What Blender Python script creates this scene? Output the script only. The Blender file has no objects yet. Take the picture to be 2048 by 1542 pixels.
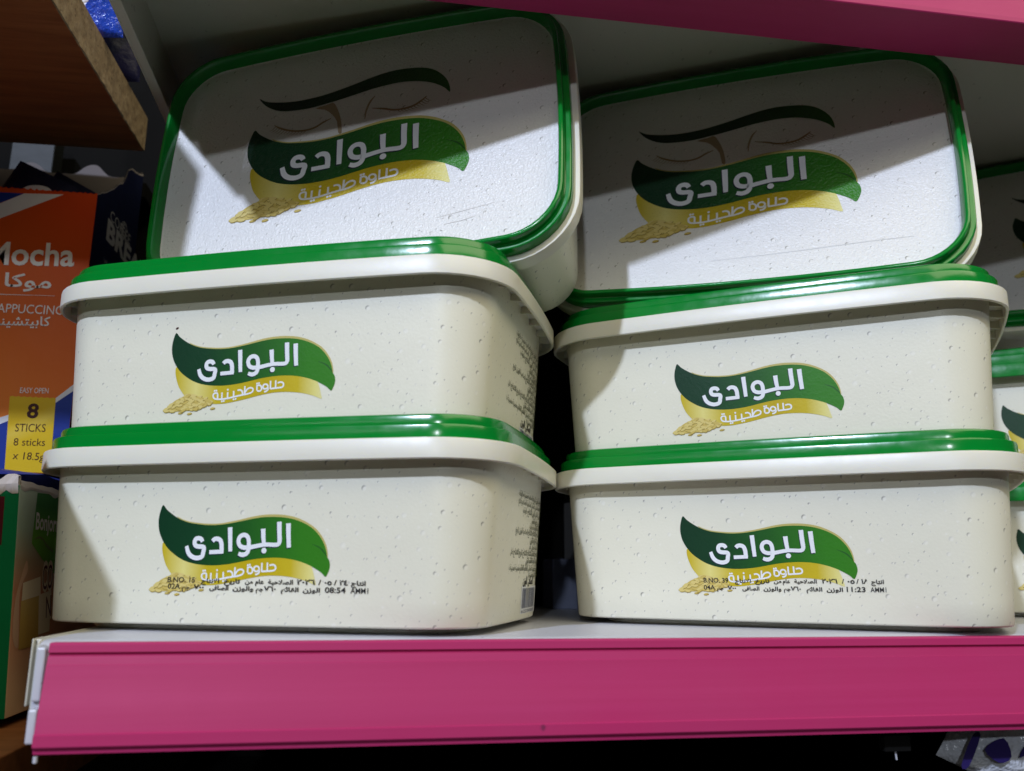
import bpy, bmesh, math, random, json
from mathutils import Vector, Matrix, noise
from mathutils.geometry import tessellate_polygon
C = bpy.context.scene.collection
S = 0.01                      # everything below is written in centimetres
P = json.loads(r'''{"cx":10.35914,"cy":-32.50671,"cz":1.90821,"cyaw":0.15752,"cpit":0.21815,"crol":-0.0054,"lf":7.43196,"a0":8.85782,"b0":5.8764,"rc":1.85288,"t":0.3937,"tb":0.13809,"bw":0.16327,"bs":0.16098,"bx":0.29422,"by":0.2883,"b2":6.85618,"r2":2.79863,"hr0":5.72849,"hw":0.76051,"h1":0.52745,"h2":0.39596,"i3":0.26734,"i4":0.18958,"il":1.05139,"rd":0.71999,"Ft1u":-3.33696,"Ft1v":4.3588,"Ft2u":3.24626,"Ft2v":1.76606,"Fdtu":0.87339,"Fdtv":2.66491,"Tt1u":-5.10297,"Tt1v":2.0009,"Tt2u":5.12864,"Tt2v":-2.25334,"Tdtu":1.3984,"Tdtv":-0.73669,"Tb1u":-5.09519,"Tb1v":3.77051,"Tb2u":4.40048,"Tb2v":2.17253,"LBx":7.78413,"LBy":5.28409,"LBr":-0.37679,"LMx":7.68094,"LMy":5.32981,"LMr":-0.38371,"LMz":6.6526,"RBx":29.44212,"RBy":5.57582,"RBr":-0.58828,"RMx":29.40478,"RMy":5.51512,"RMr":-0.58586,"RMz":6.75218,"LTx":11.32558,"LTy":8.60097,"LTz":19.19458,"LTr":-0.38249,"LTt":1.41003,"LTs":-0.0536,"RTx":30.12696,"RTy":8.57268,"RTz":19.05786,"RTr":-0.49331,"RTt":1.35286,"RTs":0.01705,"zt":-0.52558,"yb":-0.46183,"zb":-3.49025,"yu":0.18048,"zu":26.45934}''')    # fitted sizes and poses
D = json.loads(r'''{"leaf":[[-3.329,4.314],[-3.165,4.153],[-2.943,3.991],[-2.72,3.858],[-2.498,3.754],[-2.187,3.656],[-1.832,3.599],[-1.39,3.558],[-0.952,3.563],[-0.514,3.612],[-0.08,3.684],[0.351,3.764],[0.776,3.822],[1.195,3.834],[1.608,3.812],[2.013,3.743],[2.409,3.604],[2.719,3.436],[2.945,3.242],[3.127,3.019],[3.249,2.793],[3.329,2.551],[3.35,2.421],[3.428,2.308],[3.466,2.135],[3.452,2.009],[3.402,1.864],[3.314,1.735],[3.16,1.869],[2.934,2.005],[2.704,2.121],[2.393,2.235],[2.077,2.316],[1.716,2.371],[1.308,2.39],[0.893,2.371],[0.473,2.325],[0.048,2.248],[-0.382,2.171],[-0.814,2.124],[-1.248,2.112],[-1.684,2.145],[-2.079,2.221],[-2.43,2.348],[-2.737,2.527],[-3.0,2.731],[-3.217,2.989],[-3.379,3.28],[-3.454,3.566],[-3.466,3.823],[-3.423,4.076]],"edge":[[-2.719,3.891],[-2.496,3.791],[-2.185,3.697],[-1.829,3.645],[-1.388,3.608],[-0.949,3.612],[-0.511,3.671],[-0.076,3.751],[0.356,3.844],[0.782,3.906],[1.201,3.923],[1.614,3.9],[2.019,3.83],[2.415,3.687],[2.802,3.467],[3.026,3.261],[3.206,3.012],[3.324,2.744],[3.374,2.419],[3.275,2.363],[3.151,2.801],[2.784,3.222],[2.006,3.642],[1.188,3.72],[-0.087,3.572],[-1.396,3.445],[-2.28,3.595]],"ribbon":[[-3.23,2.898],[-3.229,2.714],[-3.171,2.479],[-3.048,2.172],[-2.899,1.956],[-2.727,1.771],[-2.464,1.626],[-2.202,1.536],[-1.939,1.473],[-1.503,1.421],[-1.069,1.414],[-0.636,1.468],[-0.206,1.54],[0.221,1.633],[0.644,1.708],[1.061,1.756],[1.471,1.761],[1.875,1.732],[2.273,1.665],[2.663,1.556],[2.951,1.443],[2.909,1.666],[2.862,1.84],[2.781,2.081],[2.324,2.396],[1.111,2.537],[-0.155,2.419],[-1.454,2.343],[-2.552,2.612],[-3.124,3.004]],"crease":[[2.758,2.869],[2.99,2.772],[3.141,2.673],[3.269,2.534],[3.351,2.425]],"letters":[[[[1.812,3.598],[1.835,3.212],[1.875,2.742]],[0.091,0.086,0.079]],[[[1.456,3.656],[1.473,3.34],[1.499,3.049],[1.499,2.941],[1.441,2.858],[1.316,2.84],[1.068,2.851],[0.885,2.845],[0.608,2.801],[0.352,2.75]],[0.089,0.086,0.084,0.079,0.074,0.072,0.072,0.072,0.072,0.077]],[[[0.834,3.411],[0.858,3.13],[0.878,2.983],[0.898,2.861]],[0.089,0.082,0.077,0.072]],[[[0.259,2.75],[0.097,2.747],[-0.057,2.82],[-0.119,2.996],[-0.054,3.142],[0.089,3.196],[0.225,3.142],[0.287,3.01],[0.301,2.863],[0.299,2.718],[0.273,2.599],[0.199,2.52],[0.058,2.49],[-0.09,2.536]],[0.079,0.079,0.079,0.079,0.079,0.079,0.079,0.079,0.079,0.079,0.079,0.079,0.079,0.067]],[[[-0.488,3.471],[-0.457,3.075],[-0.42,2.607]],[0.089,0.084,0.074]],[[[-1.163,2.976],[-1.087,3.046],[-0.967,3.06],[-0.851,3.006],[-0.794,2.871],[-0.777,2.71],[-0.765,2.586]],[0.077,0.079,0.082,0.084,0.084,0.082,0.079]],[[[-1.268,2.583],[-0.696,2.605]],[0.072,0.072]],[[[-1.568,2.961],[-1.628,3.049],[-1.736,3.083],[-1.846,3.055],[-1.893,2.952],[-1.857,2.837],[-1.751,2.791],[-1.506,2.758],[-1.513,2.573],[-1.539,2.452],[-1.626,2.392],[-1.796,2.374],[-1.987,2.438],[-2.126,2.574],[-2.213,2.805]],[0.072,0.082,0.082,0.082,0.082,0.082,0.082,0.082,0.082,0.082,0.082,0.082,0.082,0.082,0.07]]],"dot":[0.911,2.638,0.101],"small":[[[1.158,2.114],[1.276,2.141],[1.373,2.107],[1.401,2.025],[1.355,1.95],[1.229,1.928],[1.078,1.918],[0.851,1.903]],[[1.073,2.218],[1.082,1.926]],[[0.859,2.208],[0.868,1.907]],[[0.772,1.976],[0.735,2.058],[0.653,2.087],[0.575,2.053],[0.561,1.97],[0.608,1.914],[0.692,1.907],[0.766,1.955],[0.765,1.87],[0.703,1.813],[0.618,1.796]],[[0.313,2.072],[0.314,1.859]],[[0.312,2.046],[0.414,2.059],[0.492,1.997],[0.502,1.89],[0.434,1.833],[0.325,1.849]],[[-0.189,2.048],[-0.194,1.736]],[[-0.192,1.762],[-0.088,1.924],[0.052,1.976],[0.151,1.924],[0.137,1.828],[0.039,1.772],[-0.134,1.732],[-0.29,1.712],[-0.516,1.675],[-0.726,1.636],[-0.867,1.61],[-1.078,1.589],[-1.183,1.586],[-1.411,1.605],[-1.496,1.673],[-1.508,1.776],[-1.443,1.831],[-1.338,1.818],[-1.319,1.736],[-1.319,1.61]],[[-0.495,1.897],[-0.382,1.91],[-0.291,1.846],[-0.272,1.724]],[[-0.651,1.885],[-0.639,1.651]],[[-0.901,1.846],[-0.896,1.625]],[[-1.143,1.846],[-1.133,1.597]]],"smallw":0.031,"sdots":[[0.308,2.123],[0.388,2.136],[-0.635,1.558],[-0.551,1.574],[-0.905,1.94],[-1.123,1.502],[-1.043,1.513],[-1.461,1.92],[-1.383,1.925]],"sdr":0.04,"heap":[[-3.629,1.249],[-3.494,1.357],[-3.319,1.488],[-3.131,1.618],[-2.946,1.696],[-2.788,1.762],[-2.643,1.842],[-2.451,1.841],[-2.2,1.759],[-1.951,1.677],[-1.703,1.608],[-1.583,1.511],[-1.599,1.435],[-1.779,1.358],[-1.97,1.294],[-2.226,1.235],[-2.481,1.213],[-2.674,1.187],[-2.995,1.182],[-3.254,1.186],[-3.489,1.175]],"stray":[[-2.487,1.085],[-1.509,1.251],[-2.882,1.13]],"brow":[[-5.059,3.781],[-4.774,3.577],[-4.407,3.433],[-3.744,3.297],[-3.094,3.232],[-2.455,3.242],[-1.776,3.3],[-1.057,3.433],[-0.344,3.595],[0.364,3.784],[1.071,3.944],[1.778,4.018],[2.485,3.976],[3.049,3.88],[3.518,3.692],[3.894,3.386],[4.176,3.019],[4.319,2.658],[4.369,2.374],[4.349,2.214],[4.141,2.476],[3.817,2.737],[3.445,2.944],[2.98,3.11],[2.513,3.21],[1.951,3.263],[1.342,3.236],[0.637,3.161],[-0.069,3.028],[-0.778,2.895],[-1.493,2.79],[-2.213,2.695],[-2.946,2.692],[-3.591,2.749],[-4.102,2.897],[-4.528,3.154],[-4.836,3.446]],"nose1":[[-2.109,2.607],[-1.611,2.439],[-1.248,2.099],[-0.977,1.66],[-0.874,1.013],[-0.702,0.98],[-0.757,1.562],[-0.889,2.082],[-1.091,2.568],[-1.25,2.768],[-1.536,2.714]],"nose2":[[0.802,2.735],[0.582,2.447],[0.42,1.984],[0.376,1.528]],"eye1":[[-4.112,2.044],[-3.794,1.815],[-3.383,1.624],[-2.933,1.493],[-2.446,1.454],[-2.02,1.535],[-1.652,1.738],[-1.28,1.885]],"eye2":[[0.697,2.065],[1.265,1.923],[1.737,1.762],[2.199,1.733],[2.655,1.804],[3.015,2.002],[3.282,2.219]],"aff":[[1.5497,0.0819,-0.2739],[-0.0036,1.5631,-4.8182]],"batchLB":[["B.NO. 15",[-2.891,1.509],[-1.765,1.5]],["الانتاج",[-1.502,1.498],[-0.788,1.492]],["تاريخ",[-0.593,1.49],[0.038,1.485]],["من",[0.241,1.484],[0.543,1.481]],["عام",[0.639,1.48],[0.973,1.478]],["الصلاحية",[1.139,1.476],[2.103,1.468]],["٢٠٢٦",[2.243,1.467],[2.938,1.461]],["/",[3.062,1.46],[3.168,1.46]],["٠٥",[3.283,1.459],[3.566,1.456]],["/",[3.648,1.456],[3.749,1.455]],["٢٤",[3.853,1.454],[4.17,1.451]],["انتاج",[4.283,1.45],[4.823,1.446]],["02A",[-2.86,1.278],[-2.355,1.272]],["جم",[-2.28,1.271],[-1.955,1.266]],["٧٠٠",[-1.806,1.265],[-1.384,1.259]],["الصافى",[-1.162,1.256],[-0.405,1.246]],["والوزن",[-0.235,1.244],[0.583,1.233]],["جم",[0.679,1.232],[0.964,1.228]],["٧٦٠",[0.988,1.228],[1.461,1.222]],["القائم",[1.649,1.219],[2.326,1.21]],["الوزن",[2.489,1.208],[3.134,1.199]],["08:54",[3.318,1.197],[4.091,1.186]],["AMM1",[4.271,1.184],[4.922,1.175]]],"batchRB":[["B.NO. 39",[-2.564,1.555],[-1.543,1.557]],["الانتاج",[-1.27,1.558],[-0.63,1.559]],["تاريخ",[-0.46,1.56],[0.11,1.561]],["من",[0.277,1.561],[0.572,1.562]],["عام",[0.62,1.562],[0.903,1.562]],["الصلاحية",[1.067,1.563],[1.925,1.565]],["٢٠٢٦",[2.108,1.565],[2.697,1.566]],["/",[2.854,1.566],[2.944,1.567]],["٠٥",[3.056,1.567],[3.323,1.567]],["/",[3.38,1.567],[3.477,1.568]],["١٨",[3.566,1.568],[3.821,1.568]],["انتاج",[3.917,1.568],[4.373,1.569]],["04A",[-2.568,1.267],[-2.101,1.266]],["جم",[-2.02,1.266],[-1.759,1.265]],["٧٠٠",[-1.584,1.265],[-1.236,1.264]],["الصافى",[-0.99,1.263],[-0.308,1.262]],["والوزن",[-0.149,1.261],[0.553,1.26]],["جم",[0.647,1.259],[0.906,1.259]],["٧٦٠",[0.916,1.259],[1.303,1.258]],["القائم",[1.512,1.257],[2.108,1.256]],["الوزن",[2.267,1.255],[2.875,1.254]],["11:23",[3.009,1.254],[3.694,1.252]],["AMM1",[3.869,1.251],[4.433,1.25]]],"third":[50.1438,11.2887,-0.5813],"third_lid":[54.9394,11.3261,18.339,1.1195],"B":{"blue1":[[-11.075,21.079],[-8.457,21.148],[-10.9,19.758]],"white1":[[-8.457,21.148],[-6.534,21.245],[-9.458,19.672],[-10.791,18.94],[-10.9,19.758],[-9.562,20.499]],"white2":[[-9.433,8.711],[-7.792,9.389],[-5.702,10.301],[-4.637,11.088],[-4.598,10.728],[-5.676,10.072],[-7.755,9.09],[-9.377,8.292]],"blue2":[[-9.39,8.39],[-7.764,9.165],[-5.685,10.148],[-4.609,10.831],[-4.112,6.259],[-9.109,6.269]],"yellow":[[-7.817,10.323],[-5.679,10.302],[-5.523,6.522],[-7.603,6.596]],"Mocha":[[-9.802,17.158],[-5.608,17.32],1.212],"mokaar":[[-8.81,16.036],[-6.573,16.036],0.693],"line":[[-10.34,15.545],[-6.337,15.645],16.634],"capp":[[-9.334,14.623],[-5.794,14.657],0.473],"cappar":[[-9.015,13.957],[-6.391,14.041],0.469],"easy":[[-7.379,10.517],[-6.057,10.543],0.279],"e8":[[-6.93,9.293],[-6.399,9.286],0.705],"sticks":[[-7.371,8.577],[-5.971,8.596],0.399],"sticks2":[[-7.354,7.881],[-5.912,7.898],0.371],"g18":[[-7.317,7.216],[-5.875,7.179],0.368],"brea":[[14.038,19.746],[20.924,21.634],[13.852,21.02]],"swirl":[[16.355,22.052]],"sidetop":[[11.829,21.326],[13.442,22.165],[14.732,22.982],[15.321,23.508],[16.161,23.972],[16.971,25.2],[17.503,25.529],[19.169,25.953],[20.736,26.966]]},"G":{"hdr":[[0.073,8.81],[3.989,9.194]],"bonj":[[1.885,7.197],[4.549,7.193],[1.874,7.941]],"blob":[[4.222,7.706],[3.851,7.357],[3.333,7.267],[3.159,6.896],[3.382,6.585],[3.997,6.431],[4.426,6.398]],"wave":[[1.744,6.739],[2.204,6.901],[2.707,6.879],[3.203,6.622],[3.944,6.386],[3.957,6.3],[3.223,6.495],[2.723,6.774],[2.217,6.818]],"foam":[[0.937,5.011],[2.741,5.257],[2.862,4.494],[0.901,4.311]],"liq":[[0.852,4.313],[2.696,4.498],[2.911,2.463],[0.911,2.434]],"glass":[[2.696,4.498],[4.094,4.674],[4.13,2.948],[2.846,2.87]],"thumb":[[1.151,5.879],[1.331,5.721],[1.327,5.423],[0.934,5.031],[0.697,4.356],[0.88,2.626],[0.491,2.657],[0.207,3.24],[0.307,4.368],[0.67,5.131]],"co":[[2.997,4.696],[4.14,4.759],[2.889,5.733]],"n":[[3.579,3.519],[4.148,3.574],[3.548,4.435]],"maroon":[[-1.42,8.543],[-0.499,8.406],[-0.505,6.508],[-1.289,6.644]],"tear":[[-1.475,9.339],[-0.747,9.411],[-0.468,9.361],[-0.184,9.25],[0.424,8.986],[0.468,8.864],[0.213,8.794],[-0.012,8.843],[-0.349,8.936],[-0.72,8.991],[-1.45,8.98]]}}''')    # printed shapes, in the coordinates of the tub / box they are printed on
R = math.radians

# ---------------------------------------------------------------- camera, world, lights, exposure
sc = bpy.context.scene
cam = bpy.data.cameras.new('camera'); camo = bpy.data.objects.new('camera', cam); C.objects.link(camo); sc.camera = camo
F = math.exp(P['lf'])
cam.sensor_fit = 'HORIZONTAL'; cam.sensor_width = 36; cam.lens = 36 * F / 2048
cam.clip_start = .01; cam.clip_end = 30
Mr = (Matrix.Rotation(-P['cyaw'], 4, 'Z') @ Matrix.Rotation(P['cpit'], 4, 'X') @ Matrix.Rotation(P['crol'], 4, 'Y') @ Matrix.Rotation(math.pi / 2, 4, 'X'))
camo.matrix_world = Matrix.Translation(Vector((P['cx'], P['cy'], P['cz'])) * S) @ Mr
cam.dof.use_dof = True; cam.dof.focus_distance = .36; cam.dof.aperture_fstop = 11

w = bpy.data.worlds.new('World'); sc.world = w; w.use_nodes = True
w.node_tree.nodes['Background'].inputs[0].default_value = (1.0, .93, .80, 1)
w.node_tree.nodes['Background'].inputs[1].default_value = .035

def lamp(name, loc, target, size, power, col, size_y=None):
    l = bpy.data.lights.new(name, 'AREA'); l.energy = power; l.color = col; l.size = size * S
    if size_y: l.shape = 'RECTANGLE'; l.size_y = size_y * S
    else: l.shape = 'DISK'
    o = bpy.data.objects.new(name, l); C.objects.link(o)
    loc = Vector(loc) * S; o.location = loc
    o.rotation_euler = (Vector(target) * S - loc).to_track_quat('-Z', 'Y').to_euler()
# shop ceiling lamps: a near spot from the upper left, a row further off, a wide soft fitting overhead
tb = Vector((4.7, 3.7, 16.95)); db = Vector((-5.4, -9.57, 6.9)).normalized()
lamp('ceiling_lamp_near', tb + db * 230, tb + Vector((10, 0, -6)), 8, 46, (.67, .765, 1.0))
ta = Vector((1.7, 5.3, 21.0)); da = Vector((-2.4, -11.2, 3.0)).normalized()
lamp('ceiling_lamp_far', ta + da * 400, ta + Vector((10, 0, -6)), 12, 22, (.85, .92, 1.0))
lamp('ceiling_lamp_soft', (65, -85, 100), (22, 0, 5), 150, 10.5, (1.0, .91, .64), 60)
tc = Vector((9, -2, 13.4)) + Vector((-.64, -.675, .357)) * 350
lamp('ceiling_tube_lamp', tc, (9, -2, 13.4), 103, 1.3, (.88, .94, 1.0), 4)

vs = sc.view_settings
sc.display_settings.display_device = 'sRGB'
vs.view_transform = 'Standard'; vs.look = 'None'; vs.exposure = 0; vs.gamma = 1; vs.use_curve_mapping = False

# ---------------------------------------------------------------- materials
class N:
    def __init__(s, name):
        s.m = bpy.data.materials.new(name); s.m.use_nodes = True; s.t = s.m.node_tree
        s.b = s.t.nodes['Principled BSDF']
    def n(s, typ, **kw):
        x = s.t.nodes.new(typ)
        for k, v in kw.items(): setattr(x, k, v)
        return x
    def l(s, a, b): s.t.links.new(a, b)
    def math(s, op, a, b=None, c=None, clamp=False):
        x = s.n('ShaderNodeMath', operation=op); x.use_clamp = clamp
        for i, v in enumerate((a, b, c)):
            if v is None: continue
            if isinstance(v, (int, float)): x.inputs[i].default_value = v
            else: s.l(v, x.inputs[i])
        return x.outputs[0]
    def mix(s, f, a, b):
        x = s.n('ShaderNodeMix', data_type='RGBA')
        for sock, v in ((x.inputs['Factor'], f), (x.inputs['A'], a), (x.inputs['B'], b)):
            if isinstance(v, (tuple, list)): sock.default_value = (*v, 1) if len(v) == 3 else v
            elif isinstance(v, (int, float)): sock.default_value = v
            else: s.l(v, sock)
        return x.outputs['Result']
    def ramp(s, f, stops, interp='LINEAR'):
        x = s.n('ShaderNodeValToRGB'); r = x.color_ramp; r.interpolation = interp
        while len(r.elements) < len(stops): r.elements.new(.5)
        for e, (p, c) in zip(r.elements, stops): e.position = p; e.color = (*c, 1) if len(c) == 3 else c
        s.l(f, x.inputs[0]); return x.outputs['Color']
    def coord(s, kind='Object'): return s.n('ShaderNodeTexCoord').outputs[kind]
    def noise(s, vec, scale, detail=3, rough=.55, out='Fac'):
        x = s.n('ShaderNodeTexNoise'); x.inputs['Scale'].default_value = scale; x.inputs['Detail'].default_value = detail
        x.inputs['Roughness'].default_value = rough; s.l(vec, x.inputs['Vector']); return x.outputs[out]
    def bump(s, h, strength, dist=.001, prev=None):
        x = s.n('ShaderNodeBump'); x.inputs['Strength'].default_value = strength; x.inputs['Distance'].default_value = dist
        s.l(h, x.inputs['Height'])
        if prev is not None: s.l(prev, x.inputs['Normal'])
        s.l(x.outputs[0], s.b.inputs['Normal']); return x.outputs[0]
    def col(s, v):
        if isinstance(v, tuple): s.b.inputs['Base Color'].default_value = (*v, 1)
        else: s.l(v, s.b.inputs['Base Color'])
    def set(s, **kw):
        for k, v in kw.items(): s.b.inputs[k.replace('_', ' ').title() if k not in ('IOR',) else k].default_value = v
        return s

def spotted(name, base, bumpy, rough, cell=.78):
    """cream in-mould label: printed grain drops (a pale drop with a grey crescent), mottled paper tone, orange peel"""
    k = N(name); uv = k.coord('UV')
    def vor(vec, scale):
        v = k.n('ShaderNodeTexVoronoi', voronoi_dimensions='2D', feature='F1'); v.inputs['Scale'].default_value = scale
        v.inputs['Randomness'].default_value = .9; k.l(vec, v.inputs['Vector']); return v
    dark = None
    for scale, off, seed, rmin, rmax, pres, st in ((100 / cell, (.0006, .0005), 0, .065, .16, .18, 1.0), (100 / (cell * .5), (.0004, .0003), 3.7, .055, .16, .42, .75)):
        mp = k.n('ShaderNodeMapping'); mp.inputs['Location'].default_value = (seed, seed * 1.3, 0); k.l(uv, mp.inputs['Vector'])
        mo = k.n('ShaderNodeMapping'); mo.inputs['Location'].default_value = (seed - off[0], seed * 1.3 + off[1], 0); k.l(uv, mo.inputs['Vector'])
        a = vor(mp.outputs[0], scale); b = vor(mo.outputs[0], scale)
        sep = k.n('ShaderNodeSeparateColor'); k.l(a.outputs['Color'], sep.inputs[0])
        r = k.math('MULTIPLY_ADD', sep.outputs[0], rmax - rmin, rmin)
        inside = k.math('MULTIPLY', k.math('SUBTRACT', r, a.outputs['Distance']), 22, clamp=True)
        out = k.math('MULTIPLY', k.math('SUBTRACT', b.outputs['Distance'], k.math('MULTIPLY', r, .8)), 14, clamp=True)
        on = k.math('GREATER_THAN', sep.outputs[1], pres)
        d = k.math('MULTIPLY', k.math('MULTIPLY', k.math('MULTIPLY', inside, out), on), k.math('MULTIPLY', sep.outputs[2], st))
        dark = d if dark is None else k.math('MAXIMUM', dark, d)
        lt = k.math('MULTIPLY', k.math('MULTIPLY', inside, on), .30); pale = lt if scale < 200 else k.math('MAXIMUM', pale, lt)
    ob = k.coord('Object')
    mott = k.noise(ob, 60, 5, .6)
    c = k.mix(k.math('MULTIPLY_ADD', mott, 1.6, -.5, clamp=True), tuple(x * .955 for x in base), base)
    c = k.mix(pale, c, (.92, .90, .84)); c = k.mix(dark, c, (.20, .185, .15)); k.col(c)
    k.l(k.math('MULTIPLY_ADD', k.noise(ob, 35, 4, .6), .22, rough - .11), k.b.inputs['Roughness']); k.b.inputs['Specular IOR Level'].default_value = .55
    big = k.bump(k.noise(ob, 22, 2, .5), .10, .006)
    n1 = k.noise(ob, 1100 if bumpy > .2 else 900, 2, .5); k.bump(n1, bumpy, .0012, big)
    return k.m
CREAM = (.80, .775, .635)
M = {}
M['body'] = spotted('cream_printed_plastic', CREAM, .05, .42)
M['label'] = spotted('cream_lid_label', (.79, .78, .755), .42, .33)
def plastic(name, col, rough, bump=0, bs=300, var=.06, spec=.5, sss=0):
    k = N(name); ob = k.coord('Object'); nz = k.noise(ob, 45, 4, .6)
    k.col(k.mix(nz, tuple(x * (1 - var) for x in col), tuple(min(1, x * (1 + var)) for x in col)))
    k.l(k.math('MULTIPLY_ADD', k.noise(ob, 160, 3), .16, rough - .08), k.b.inputs['Roughness'])
    k.b.inputs['Specular IOR Level'].default_value = spec
    if bump: k.bump(k.noise(ob, bs, 3), bump, .001)
    if sss: k.b.inputs['Subsurface Weight'].default_value = sss; k.b.inputs['Subsurface Radius'].default_value = (.0016, .0013, .0005); k.b.inputs['Subsurface Scale'].default_value = 1
    return k.m
M['rim'] = plastic('ivory_plastic_rim', (.71, .69, .60), .36, .03, 200, .02, .5, .25)
M['green'] = plastic('green_lid_plastic', (.0, .20, .022), .17, .05, 120, .05, .5)
M['pink'] = None
def pink():
    k = N('pink_price_strip_plastic'); ob = k.coord('Object')
    st = k.n('ShaderNodeMapping'); st.inputs['Scale'].default_value = (6, 300, 300); k.l(ob, st.inputs['Vector'])
    streak = k.noise(st.outputs[0], 1, 4, .6); blot = k.noise(ob, 30, 4, .6)
    c = k.mix(streak, (.41, .019, .105), (.47, .029, .142)); c = k.mix(k.math('MULTIPLY', blot, .25), c, (.33, .05, .13))
    v = k.n('ShaderNodeTexVoronoi'); v.inputs['Scale'].default_value = 42; k.l(ob, v.inputs['Vector'])
    sp = k.n('ShaderNodeSeparateColor'); k.l(v.outputs['Color'], sp.inputs[0])
    dirt = k.math('MULTIPLY', k.math('MULTIPLY', k.math('SUBTRACT', k.math('MULTIPLY_ADD', k.noise(ob, 500), .06, .03), v.outputs['Distance']), 30, clamp=True), k.math('GREATER_THAN', sp.outputs[0], .5))
    c = k.mix(k.math('MULTIPLY', dirt, .75), c, (.13, .02, .06)); k.col(c)
    k.l(k.math('MULTIPLY_ADD', blot, .2, .38), k.b.inputs['Roughness']); k.b.inputs['Specular IOR Level'].default_value = .22; k.bump(streak, .06, .0006)
    return k.m
M['pink'] = pink()
def steel(name, col, var=.05):
    k = N(name); ob = k.coord('Object'); a = k.noise(ob, 25, 5, .65); b = k.noise(ob, 260, 3, .6)
    c = k.mix(a, tuple(x * (1 - var) for x in col), col)
    c = k.mix(k.math('MULTIPLY', k.math('GREATER_THAN', b, .69), .5), c, tuple(x * .45 for x in col)); k.col(c); k.set(roughness=.38); k.bump(k.noise(ob, 400, 2), .05, .0005)
    return k.m
M['steel'] = steel('white_enamelled_steel', (.53, .535, .60)); M['grey_steel'] = steel('grey_enamelled_steel', (.64, .62, .54))
M['scratched'] = steel('scuffed_steel_edge', (.42, .41, .40), .3)
def wood():
    k = N('brown_veneer'); ob = k.coord('Object'); mp = k.n('ShaderNodeMapping'); mp.inputs['Scale'].default_value = (14, 160, 160); mp.inputs['Rotation'].default_value = (0, 0, R(4)); k.l(ob, mp.inputs['Vector'])
    g = k.noise(mp.outputs[0], 1, 6, .65); b = k.noise(ob, 14, 3)
    c = k.ramp(g, [(.3, (.30, .10, .034)), (.5, (.44, .16, .055)), (.7, (.55, .22, .08))]); c = k.mix(k.math('MULTIPLY', b, .4), c, (.20, .06, .025))
    k.col(c); k.set(roughness=.45); return k.m
M['wood'] = wood()
def chip():
    k = N('raw_chipboard'); ob = k.coord('Object'); a = k.noise(ob, 180, 5, .7)
    v = k.n('ShaderNodeTexVoronoi'); v.inputs['Scale'].default_value = 260; k.l(ob, v.inputs['Vector'])
    c = k.ramp(a, [(.3, (.17, .11, .06)), (.55, (.36, .26, .15)), (.75, (.48, .37, .24))])
    c = k.mix(k.math('MULTIPLY', k.math('LESS_THAN', v.outputs['Distance'], .16), .6), c, (.09, .06, .035)); k.col(c); k.set(roughness=.85); k.bump(a, .5, .002); return k.m
M['chip'] = chip()
def ink(name, col, rough=.42, bumpy=0.05, spec=.35):
    k = N(name); ob = k.coord('Object'); k.col(k.mix(k.noise(ob, 120, 3), tuple(x * .94 for x in col), col)); k.set(roughness=rough); k.b.inputs['Specular IOR Level'].default_value = spec
    if bumpy: k.bump(k.noise(ob, 900, 2, .5), bumpy, .0012)
    return k.m
def gradx(name, x0, x1, stops, rough=.42, bumpy=.05, axis=0):
    k = N(name); k.b.inputs['Specular IOR Level'].default_value = .32; sp = k.n('ShaderNodeSeparateXYZ'); k.l(k.coord('Object'), sp.inputs[0])
    f = k.math('DIVIDE', k.math('SUBTRACT', sp.outputs[axis], x0 * S), (x1 - x0) * S, clamp=True)
    k.col(k.ramp(f, stops)); k.set(roughness=rough); k.bump(k.noise(k.coord('Object'), 900, 2, .5), bumpy, .0012); return k.m
LEAF = [(0, (.003, .034, .013)), (.25, (.004, .045, .014)), (.55, (.012, .10, .010)), (.85, (.028, .19, .008)), (1, (.032, .20, .008))]
GOLD = [(0, (.58, .45, .02)), (.08, (.56, .43, .02)), (.20, (.74, .66, .22)), (.33, (.55, .42, .015)), (.62, (.50, .37, .004)), (.80, (.56, .43, .015)), (.90, (.74, .67, .22)), (1, (.80, .75, .48))]
for sfx, x0, x1, bm_ in (('', -3.7, 3.4, .05), ('_lid', -5.8, 5.3, .42)):
    M['leaf' + sfx] = gradx('green_leaf_print' + sfx, x0, x1, LEAF, .4, bm_)
    M['gold' + sfx] = gradx('gold_ribbon_print' + sfx, x0, x1, GOLD, .4, bm_)
M['brow'] = gradx('dark_leaf_print', -5, 4.5, [(0, (.010, .022, .012)), (.6, (.015, .04, .014)), (1, (.03, .11, .014))], .4, .42)
M['edge'] = ink('pale_gold_print', (.52, .45, .14)); M['crease'] = ink('dark_green_print', (.012, .09, .012))
M['white_ink'] = ink('white_lettering', (.82, .84, .88)); M['navy_ink'] = ink('navy_letter_shadow', (.008, .022, .035))
M['seed'] = ink('sesame_print', (.60, .46, .12)); M['seed2'] = ink('pale_sesame_print', (.70, .57, .20)); M['seed_dark'] = ink('brown_sesame_print', (.34, .24, .05))
M['crease_grey'] = ink('grey_crease', (.66, .655, .64)); M['skin'] = ink('tan_line_print', (.40, .30, .19)); M['scuff'] = ink('brown_grey_scuff', (.45, .42, .37)); M['skin2'] = ink('brown_line_print', (.33, .23, .13))
M['black_ink'] = ink('black_inkjet', (.012, .011, .012), .6, 0); M['olive_ink'] = ink('olive_text_print', (.065, .075, .03), .5, 0)
M['slate_ink'] = ink('slate_barcode_print', (.10, .11, .17), .5, 0); M['pale_ink'] = ink('white_barcode_field', (.78, .78, .78), .5, 0)
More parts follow.
